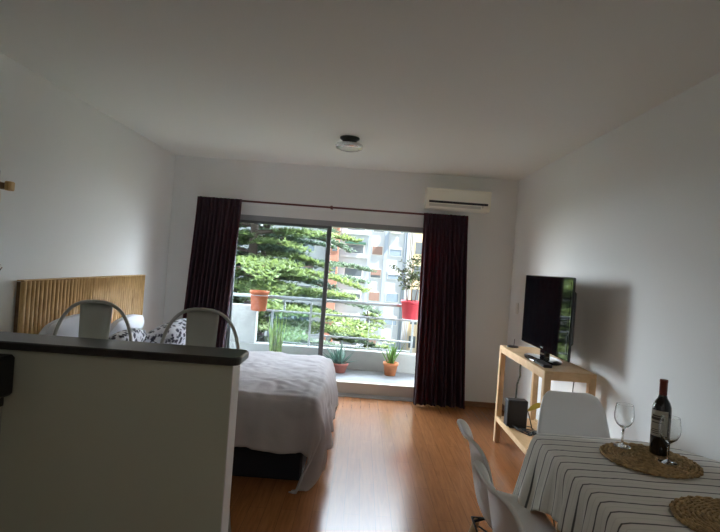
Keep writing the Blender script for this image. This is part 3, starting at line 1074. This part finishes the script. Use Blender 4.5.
placemat(1.298, 2.245, 0.192, 'round woven straw placemat under the wine bottle and glasses')
placemat(1.275, 1.675, 0.192, 'round woven straw placemat at the lower right corner, empty')
MT = CT + 0.0135
bt = thing('wine_bottle', 'dark red wine bottle with a cream label standing on the placemat', 'bottle', (1.37, 2.30, MT))
MB().lathe([(0.030, 0.0), (0.037, 0.004), (0.0385, 0.012), (0.0385, 0.195), (0.037, 0.212), (0.030, 0.232), (0.019, 0.250), (0.0155, 0.265), (0.0148, 0.32), (0.0148, 0.322)], 40).build('bottle_glass', 'bottle', bt)
MB().lathe([(0.0160, 0.258), (0.0160, 0.318), (0.0168, 0.319), (0.0168, 0.328), (0.0155, 0.331), (0.001, 0.331)], 32, caps=False).build('foil_capsule', 'capsule', bt)
lb = MB()
def lab_fn(u, v):
    a = R(140 + 140 * u)
    return (0.0390 * math.cos(a), 0.0390 * math.sin(a), 0.085 + 0.112 * v)
lo = lb.grid(lab_fn, 24, 2).build('label', 'label', bt, label='cream paper label with fine print')
for zz, h, u0, u1 in ((0.170, 0.006, 0.3, 0.7), (0.155, 0.012, 0.2, 0.8), (0.142, 0.004, 0.28, 0.72), (0.112, 0.003, 0.3, 0.7), (0.104, 0.003, 0.25, 0.75), (0.096, 0.003, 0.35, 0.65)):
    ink = MB()
    ink.grid(lambda u, v, u0=u0, u1=u1, zz=zz, h=h: (0.0393 * math.cos(R(140 + 140 * (u0 + (u1 - u0) * u))), 0.0393 * math.sin(R(140 + 140 * (u0 + (u1 - u0) * u))), zz + h * v), 12, 1)
    ink.build('printed_line', 'labelink', lo)


def wineglass(label):
    t = thing('wine_glass', label, 'wine glass', group='wine glasses on the placemat')
    outer = [(0.0005, 0.0), (0.0325, 0.0), (0.0332, 0.0003), (0.0338, 0.0015), (0.0335, 0.0025), (0.028, 0.004), (0.010, 0.008), (0.0045, 0.014), (0.0040, 0.05), (0.0048, 0.078), (0.012, 0.086), (0.027, 0.100), (0.037, 0.122), (0.039, 0.142), (0.036, 0.168), (0.0329, 0.190), (0.0326, 0.1917), (0.0322, 0.1920)]
    inner = [(0.0318, 0.1920), (0.0315, 0.1917), (0.0317, 0.190), (0.0347, 0.168), (0.0377, 0.142), (0.0357, 0.122), (0.026, 0.103), (0.012, 0.090), (0.001, 0.088)]
    outer = [(r_ * (1.1 if r_ > 0.006 else 1.0), z_) for r_, z_ in outer]
    inner = [(r_ * 1.1, z_) for r_, z_ in inner]
    MB().lathe(outer[:7] + [(0.0052, 0.0125), (0.0005, 0.0125)], 36, caps=False).build('foot', 'stemglass', t)
    MB().lathe([(0.0052, 0.0126)] + outer[7:10], 24).build('stem', 'stemglass', t)
    MB().lathe([(0.0005, 0.0782), (0.0046, 0.0784)] + outer[10:] + inner, 40, caps=False).build('bowl', 'stemglass', t)
    return t


g1 = wineglass('empty wine glass to the left of the wine bottle')
g1.location = (1.245, 2.375, MT)
g2 = copy_tree(g1)
g2.location = (1.35, 2.20, MT)
g2['label'] = 'empty wine glass in front of the wine bottle'

# ------------------------------------------------------------------ shell chairs
def catmull(pts, n):
    out = []
    m = len(pts)
    for i in range(m - 1):
        p0, p1, p2, p3 = pts[max(0, i - 1)], pts[i], pts[i + 1], pts[min(m - 1, i + 2)]
        for k in range(n):
            t = k / n
            out.append(tuple(0.5 * ((2 * b) + (-a + c) * t + (2 * a - 5 * b + 4 * c - d) * t * t + (-a + 3 * b - 3 * c + d) * t ** 3) for a, b, c, d in zip(p0, p1, p2, p3)))
    out.append(pts[-1])
    return out


def make_chair(label):
    t = thing('shell_chair', label, 'chair', group='white shell chairs around the dining table')
    # profile: forward +Y;  (y, z, half width, edge raise)
    key = [(0.235, 0.415, 0.165, 0.0), (0.215, 0.437, 0.195, 0.006), (0.12, 0.440, 0.215, 0.030), (0.0, 0.428, 0.228, 0.055), (-0.08, 0.43, 0.232, 0.068),
           (-0.135, 0.462, 0.232, 0.068), (-0.17, 0.53, 0.228, 0.050), (-0.192, 0.63, 0.220, 0.034), (-0.215, 0.74, 0.200, 0.024), (-0.238, 0.795, 0.178, 0.016), (-0.262, 0.822, 0.152, 0.008), (-0.284, 0.833, 0.115, 0.002)]
    key = [(y * (0.78 if y > 0 else 0.90), z, w, e) for y, z, w, e in key]
    sec = catmull(key, 5)
    N = len(sec)
    nu = 20
    vs, fs = [], []
    for i, (y, z, w, e) in enumerate(sec):
        a, b = sec[max(0, i - 1)], sec[min(N - 1, i + 1)]
        ty, tz = b[0] - a[0], b[1] - a[1]
        l = math.hypot(ty, tz)
        # inner normal: on the seat points up, on the back points forward
        ny, nz_ = (tz / l, -ty / l)
        for j in range(nu + 1):
            u = 2 * j / nu - 1
            r = e * (abs(u) ** 2.4)
            vs.append((u * w * (1 - 0.05 * u * u), y + ny * r, z + nz_ * r))
    for i in range(N - 1):
        for j in range(nu):
            fs.append((i * (nu + 1) + j, (i + 1) * (nu + 1) + j, (i + 1) * (nu + 1) + j + 1, i * (nu + 1) + j + 1))
    mb = MB()
    mb.add(vs, fs, True)
    o = mb.build('shell', 'chair', t)
    mods(o, solid=0.013, offset=0.0)
    for sx in (-1, 1):
        for sy in (-1, 1):
            MB().tube([(sx * 0.225, sy * 0.215 - 0.01, 0.0), (sx * 0.12, sy * 0.12 - 0.01, 0.385)], [0.011, 0.016], 10).build('leg', 'chairleg', t)
    b = MB()
    b.tube([(-0.14, -0.15, 0.388), (0.14, -0.15, 0.388), (0.14, 0.13, 0.388), (-0.14, 0.13, 0.388)], 0.006, 6, closed=True)
    for sx in (-1, 1):
        b.cyl((sx * 0.185, -0.19, 0.16), (sx * 0.125, 0.12, 0.37), 0.004, 6)
        b.cyl((sx * 0.185, 0.17, 0.16), (sx * 0.125, -0.14, 0.37), 0.004, 6)
        b.cyl((sx * 0.10, sx * 0.0 - 0.15, 0.388), (sx * 0.10, -0.05, 0.424), 0.006, 6)
        b.cyl((sx * 0.10, 0.13, 0.388), (sx * 0.10, 0.08, 0.428), 0.006, 6)
    b.build('wire_brace', 'black', t)
    return t


c1 = make_chair('white shell chair at the far end of the table, in front of the pine stand')
c1.location = (1.295, 2.875, 0)
c1.rotation_euler.z = R(180)
c2 = copy_tree(c1)
c2.location = (0.735, 2.25, 0)
c2.rotation_euler.z = R(-92)
c2['label'] = 'white shell chair on the left side of the table, farther from the viewer'
c3 = copy_tree(c1)
c3.location = (0.705, 1.75, 0)
c3.rotation_euler.z = R(-88)
c3['label'] = 'white shell chair on the left side of the table, nearest the viewer'

# ------------------------------------------------------------------ balcony plants
def pot(parent, r0, r1, h, material, rim=0.02):
    MB().lathe([(r0 * 0.9, 0), (r0, 0.004), (r1 * 0.96, h - rim), (r1 * 1.04, h - rim), (r1 * 1.06, h), (r1 * 0.93, h), (r1 * 0.9, h - 0.03), (0.001, h - 0.03)], 28, caps=False).build('pot', material, parent)
    MB().lathe([(r1 * 0.9, h - 0.028), (0.001, h - 0.018)], 20, caps=False).build('soil', 'soil', parent)


def blade(mb, base, ang, lean, L, w, curl=0.3, twist=0.0, fold=0.35):
    n = 8
    ca, sa = math.cos(ang), math.sin(ang)
    vs, fs = [], []
    p = Vector(base)
    th = lean
    for i in range(n + 1):
        t = i / n
        ww = w * (1 - t ** 2.2) * (0.75 + 0.6 * t * (1 - t) * 2) + 0.0006
        side = Vector((-sa, ca, 0))
        d = Vector((ca * math.sin(th), sa * math.sin(th), math.cos(th)))
        nrm = d.cross(side)
        vs += [p - side * ww - nrm * ww * fold, p, p + side * ww - nrm * ww * fold, p - nrm * ww * (fold + 0.45)]
        p = p + d * (L / n)
        th += curl / n
    for i in range(n):
        a, b = i * 4, (i + 1) * 4
        fs += [(a, a + 1, b + 1, b), (a + 1, a + 2, b + 2, b + 1), (a + 2, a + 3, b + 3, b + 2), (a + 3, a, b, b + 3)]
    mb.add(vs, fs, True)


rnd = random.Random(5)
p1 = thing('potted_aloe', 'green spiky aloe in an orange terracotta pot on the balcony step', 'potted plant', (0.452, 6.55, 0.15))
pot(p1, 0.068, 0.092, 0.165, 'terracotta', 0.035)
for k in range(22):
    mb = MB()
    blade(mb, (rnd.uniform(-.035, .035), rnd.uniform(-.035, .035), 0.14), rnd.uniform(0, 2 * PI), rnd.uniform(0.05, 0.6), rnd.uniform(0.22, 0.36), rnd.uniform(0.011, 0.016), rnd.uniform(0.0, 0.5))
    mb.build('leaf', 'aloe', p1)
p2 = thing('potted_agave', 'blue-green succulent in a low pink clay pot at the foot of the bed', 'potted plant', (-0.19, 6.52, 0.15))
pot(p2, 0.075, 0.105, 0.12, 'terra_pink', 0.03)
for k in range(34):
    mb = MB()
    blade(mb, (rnd.uniform(-.03, .03), rnd.uniform(-.03, .03), 0.10), rnd.uniform(0, 2 * PI), rnd.uniform(0.15, 1.2), rnd.uniform(0.19, 0.31), rnd.uniform(0.015, 0.022), rnd.uniform(-0.3, 0.3))
    mb.build('leaf', 'agave', p2)
p3 = thing('potted_snake_plant', 'tall yellow-green snake plant behind the bed on the balcony', 'potted plant', (-0.99, 6.50, 0.15))
pot(p3, 0.08, 0.115, 0.16, 'terra_pale', 0.03)
for k in range(17):
    mb = MB()
    blade(mb, (rnd.uniform(-.07, .07), rnd.uniform(-.05, .05), 0.135), rnd.uniform(0, 2 * PI), rnd.uniform(0.02, 0.22), rnd.uniform(0.38, 0.60), rnd.uniform(0.018, 0.026), rnd.uniform(-0.1, 0.12), fold=0.15)
    mb.build('leaf', 'snake', p3)
p4 = thing('hanging_pot', 'pale terracotta pot hooked on the balcony rail beside the left curtain', 'plant pot', (-1.285, 6.68, 0.83))
pot(p4, 0.095, 0.118, 0.255, 'terra_pale', 0.03)
hk = MB()
for sx in (-1, 1):
    hk.tube([(sx * 0.06, 0.085, 0.06), (sx * 0.06, 0.10, 0.18), (sx * 0.06, 0.11, 0.215), (sx * 0.06, 0.14, 0.215)], 0.004, 6)
hk.tube([(0.122 * math.cos(2 * PI * j / 24), 0.122 * math.sin(2 * PI * j / 24), 0.2) for j in range(24)], 0.004, 6, closed=True)
hk.build('hook', 'rail', p4)
p5 = thing('hanging_planter', 'red planter on the balcony rail holding a thin leafy shrub', 'potted plant', (0.665, 6.67, 0.865))
pot(p5, 0.10, 0.128, 0.235, 'redpot', 0.03)
hk = MB()
for sx in (-1, 1):
    hk.tube([(sx * 0.06, 0.09, 0.06), (sx * 0.06, 0.115, 0.15), (sx * 0.06, 0.14, 0.18)], 0.004, 6)
hk.build('hook', 'rail', p5)
stems = MB()
lv = MB()


def leafquad(mb, c, rnd, L, w):
    d = Vector((rnd.uniform(-1, 1), rnd.uniform(-1, 1), rnd.uniform(-0.6, 1))).normalized()
    s_ = d.orthogonal().normalized()
    s_ = Matrix.Rotation(rnd.uniform(0, 6.28), 3, d) @ s_
    c = Vector(c)
    up = d.cross(s_) * w * 0.5
    mb.add([c, c + d * L * 0.5 + s_ * w + up, c + d * L, c + d * L * 0.5 - s_ * w + up], [(0, 1, 2, 3)], True)


for (bx, top, sx) in ((-0.05, 0.62, -0.10), (0.0, 0.74, -0.02), (0.04, 0.60, 0.12)):
    pts = [(bx, 0, 0.20), (bx + sx * 0.2, 0.01, 0.20 + (top - 0.2) * 0.4), (bx + sx * 0.6, 0.0, 0.20 + (top - 0.2) * 0.75), (bx + sx, -0.01, top)]
    stems.tube(pts, [0.007, 0.006, 0.004, 0.002], 6)
    for k in range(17):
        t = 0.38 + 0.6 * rnd.random()
        c = Vector(pts[0]).lerp(Vector(pts[3]), t)
        e = c + Vector((rnd.uniform(-.17, .17), rnd.uniform(-.10, .10), rnd.uniform(-0.02, .14)))
        stems.tube([c, (c + e) / 2 + Vector((0, 0, 0.01)), e], [0.003, 0.0025, 0.0015], 5)
        for q in range(9):
            leafquad(lv, c.lerp(e, rnd.uniform(0.25, 1.05)), rnd, rnd.uniform(0.035, 0.06), 0.012)
stems.build('stems', 'bark', p5)
lv.build('foliage', 'shrubleaf', p5)

# ------------------------------------------------------------------ outside: ground, trees, buildings
GZ = -9.0
struct('ground', MB().box((-80, YB + T + 0.06, GZ - 0.4), (80, 160, GZ)), 'ground', 'street and lawns far below the balcony', 'ground')


def cedar(loc, H, trunk_r, zlo, zhi, nb, reach, seed, needle, label, lean=0.0, bias=None):
    t = thing('cedar_tree', label, 'tree', loc, group='cedar trees outside the window')
    rnd = random.Random(seed)
    tr = MB()
    tr.tube([(lean * H * q * q, 0.15 * math.sin(q * 4 + seed), H * q) for q in [k / 10 for k in range(11)]], [trunk_r * (1 - 0.9 * k / 10) for k in range(11)], 12)
    tr.build('trunk', 'bark', t)
    br, fo = MB(), MB()
    for i in range(nb):
        q = (i + rnd.random()) / nb
        z = zlo + (zhi - zlo) * q
        hh = z / H
        base = Vector((lean * H * hh * hh, 0.15 * math.sin(hh * 4 + seed), z))
        a = i * 2.4 + rnd.uniform(-0.4, 0.4)
        L = reach * (1 - 0.75 * ((z - zlo) / (H - zlo)) ** 1.1) * rnd.uniform(0.65, 1.1)
        d = Vector((math.cos(a), math.sin(a), 0))
        sd = Vector((-d.y, d.x, 0))
        droop = rnd.uniform(0.02, 0.16)
        n = 7
        pts = [base + d * (L * k / n) + Vector((0, 0, L * (0.16 * (k / n) - (0.14 + droop) * (k / n) ** 2))) + sd * (0.12 * math.sin(k + i)) for k in range(n + 1)]
        br.tube(pts, [0.055 * (1 - 0.85 * k / n) * (L / 3.5 + 0.3) for k in range(n + 1)], 5)
        # flat side sprays
        ns = int(L * 10)
        for s in range(ns):
            u = 0.12 + 0.88 * (s + rnd.random()) / ns
            k = min(n - 1, int(u * n))
            p = pts[k].lerp(pts[k + 1], u * n - k)
            sl = L * 0.36 * (1.12 - u) * rnd.uniform(0.6, 1.1) + 0.12
            for side in (-1, 1):
                dd = (sd * side + d * rnd.uniform(0.3, 0.9)).normalized()
                m = max(2, int(sl / 0.085))
                for w in range(m):
                    c = p + dd * (sl * (w + rnd.random() * 0.6) / m) + Vector((rnd.uniform(-.03, .03), rnd.uniform(-.03, .03), rnd.uniform(-.03, .05) - 0.10 * sl * (w / m) ** 2))
                    for h in range(4):
                        b = rnd.uniform(0, 2 * PI)
                        el = rnd.uniform(-0.15, 0.75)
                        ln = rnd.uniform(0.08, 0.17)
                        v = Vector((math.cos(b) * math.cos(el), math.sin(b) * math.cos(el), math.sin(el))) * ln
                        s2 = Vector((-math.sin(b), math.cos(b), rnd.uniform(-.4, .4))) * 0.03
                        fo.add([c - s2, c + s2, c + v + s2 * 0.5, c + v * 1.25, c + v - s2 * 0.5], [(0, 1, 2, 3, 4)], False)
    br.build('branches', 'bark', t)
    fo.build('foliage', needle, t)
    return t


cedar((-2.9, 13.6, GZ), 15.5, 0.30, 6.0, 15.0, 74, 4.4, 11, 'needle', 'nearest green cedar with broad flat branches reaching right past the railing')
cedar((-3.3, 17.5, GZ), 17.5, 0.32, 6.5, 17.0, 80, 4.8, 23, 'needle_blue', 'blue-green cedar standing behind the nearest cedar')
cedar((-6.2, 15.5, GZ), 15.0, 0.28, 6.0, 14.5, 60, 4.0, 37, 'needle', 'cedar at the far left, mostly behind the left curtain')

FY = 60.0


def building(name, label, x0, x1, y0, y1, z1, material, cat='building'):
    t = thing(name, label, cat, ((x0 + x1) / 2, y0, GZ))
    MB().box((x0 - (x0 + x1) / 2, 0, 0), (x1 - (x0 + x1) / 2, y1 - y0, z1 - GZ)).build('wall', material, t)
    MB().box((x0 - (x0 + x1) / 2 - 0.2, -0.2, z1 - GZ), (x1 - (x0 + x1) / 2 + 0.2, y1 - y0, z1 - GZ + 0.5)).build('parapet', material, t)
    return t


def win(t, cx, cz, w, h, glaz, frame='shutw', shutter=0.0, smat='shutw', depth=0.10):
    """cx, cz in world coordinates on the facade plane"""
    x, z = cx - t.location.x, cz - GZ
    f = MB().box((x - w / 2 - 0.08, -0.06, z - h / 2 - 0.08), (x + w / 2 + 0.08, 0.02, z + h / 2 + 0.08)).build('window', frame, t)
    MB().box((x - w / 2, -0.075, z - h / 2), (x + w / 2, -0.05, z + h / 2)).build('pane', glaz, f)
    if shutter > 0:
        MB().box((x - w / 2, -0.11, z + h / 2 - h * shutter), (x + w / 2, -0.07, z + h / 2)).build('shutter', smat, f)


b1 = building('apartment_block', 'tall pale blue-white apartment block with rows of windows across the street', -12, 5.2, FY, FY + 12, 30, 'facade')
rnd = random.Random(77)
for r in range(-4, 6):
    zc = 3.3 + r * 2.65 + (0.0)
    win(b1, -0.95, zc, 2.0, 0.95, 'winDark', shutter=[0.0, 0.65, 0.35, 0.1][r % 4], smat='shutw')
    win(b1, 1.65, zc, 1.15, 0.95, 'winDark', shutter=[1.0, 0.4, 1.0, 0.7][r % 4], smat='shut')
    win(b1, 3.75, zc, 1.35, 0.95, 'winBlue', shutter=[0.2, 0.0, 0.5][r % 3], smat='shutw')
    for x in (-6.5, -9.5):
        win(b1, x, zc, 1.8, 1.3, rnd.choice(['winDark', 'winBlue']), shutter=rnd.choice([0, 0.4, 0.9]), smat='shut')
    MB().box((-2.6 - b1.location.x, -0.45, zc - 1.0 - GZ), (0.6 - b1.location.x, 0, zc - 0.72 - GZ)).build('balcony_ledge', 'facade', b1)
for x in (0.72, 2.62):
    MB().box((x - 0.22 - b1.location.x, -0.12, 0), (x + 0.22 - b1.location.x, 0, 30 - GZ)).build('facade_strip', 'facade_rec', b1)  # darker blue-grey strips running up the facade
MB().box((-2.1 - b1.location.x, -0.9, 3.85 - GZ), (0.25 - b1.location.x, -0.0, 4.1 - GZ)).build('awning', 'awning', b1, label='dark green awning')
MB().box((3.1 - b1.location.x, -0.6, 5.4 - GZ), (4.1 - b1.location.x, -0.1, 6.0 - GZ)).build('condenser_unit', 'shutw', b1)
for x in (4.75, 5.0):
    MB().cyl((x - b1.location.x, -0.1, 0), (x - b1.location.x, -0.1, 28 - GZ), 0.09, 6).build('drainpipe', 'facade_rec', b1)
b2 = building('brick_block', 'narrow red brick block left of the pale apartment block', -4.2, -2.75, FY - 1.4, FY - 0.25, 10.5, 'brick')
for r in range(-4, 3):
    win(b2, -3.2, 3.3 + r * 2.65, 0.55, 0.9, 'winDark', frame='brick')
b4 = building('grey_block', 'lower pale block behind the cedars, left of the brick block', -34, -12.5, FY + 1, FY + 12, 9.0, 'facade')
for r in range(-4, 3):
    for x in (-15, -18, -21, -24, -27):
        win(b4, x, 3.3 + r * 2.65, 1.8, 1.3, 'winDark', shutter=[0, 0.5, 0.9][(r + int(x)) % 3], smat='shut')
b5 = building('ribbed_tower', 'narrow pale tower with vertical ribs right of the apartment block', 5.3, 5.95, FY + 1, FY + 9, 30, 'beige')
for k in range(3):
    MB().box((-0.28 + k * 0.2, -0.16, 0), (-0.2 + k * 0.2, 0, 30 - GZ)).build('rib', 'facade', b5)
b6 = building('added_sky_blocker', 'unseen block added far to the right to cut skylight on the left wall', 22, 46, 46, 60, 17, 'facade')  # out-of-view block, added to hold low sky off the left wall
for r in range(-4, 4):
    for x in (24, 28, 32, 36, 40):
        win(b6, x, 3.3 + r * 2.65, 1.8, 1.2, 'winDark')
b3 = building('beige_block', 'beige apartment block at the right edge of the view, height added to cover bright sky', 6.05, 18, FY + 2, FY + 14, 30, 'beige')  # raised above its real height to keep sky glare out of the floor reflection
for r in range(-5, 6):
    for x in (6.6, 8.0, 9.4, 11.4, 13.2):
        win(b3, x, 4.0 + r * 2.8, 0.8, 1.4, 'winDark', frame='beige')
cedar((0.3, 17.5, GZ), 9.0, 0.2, 3.0, 8.9, 46, 2.7, 51, 'needle', 'small cedar with its top just below the balcony rail, right of the window post')
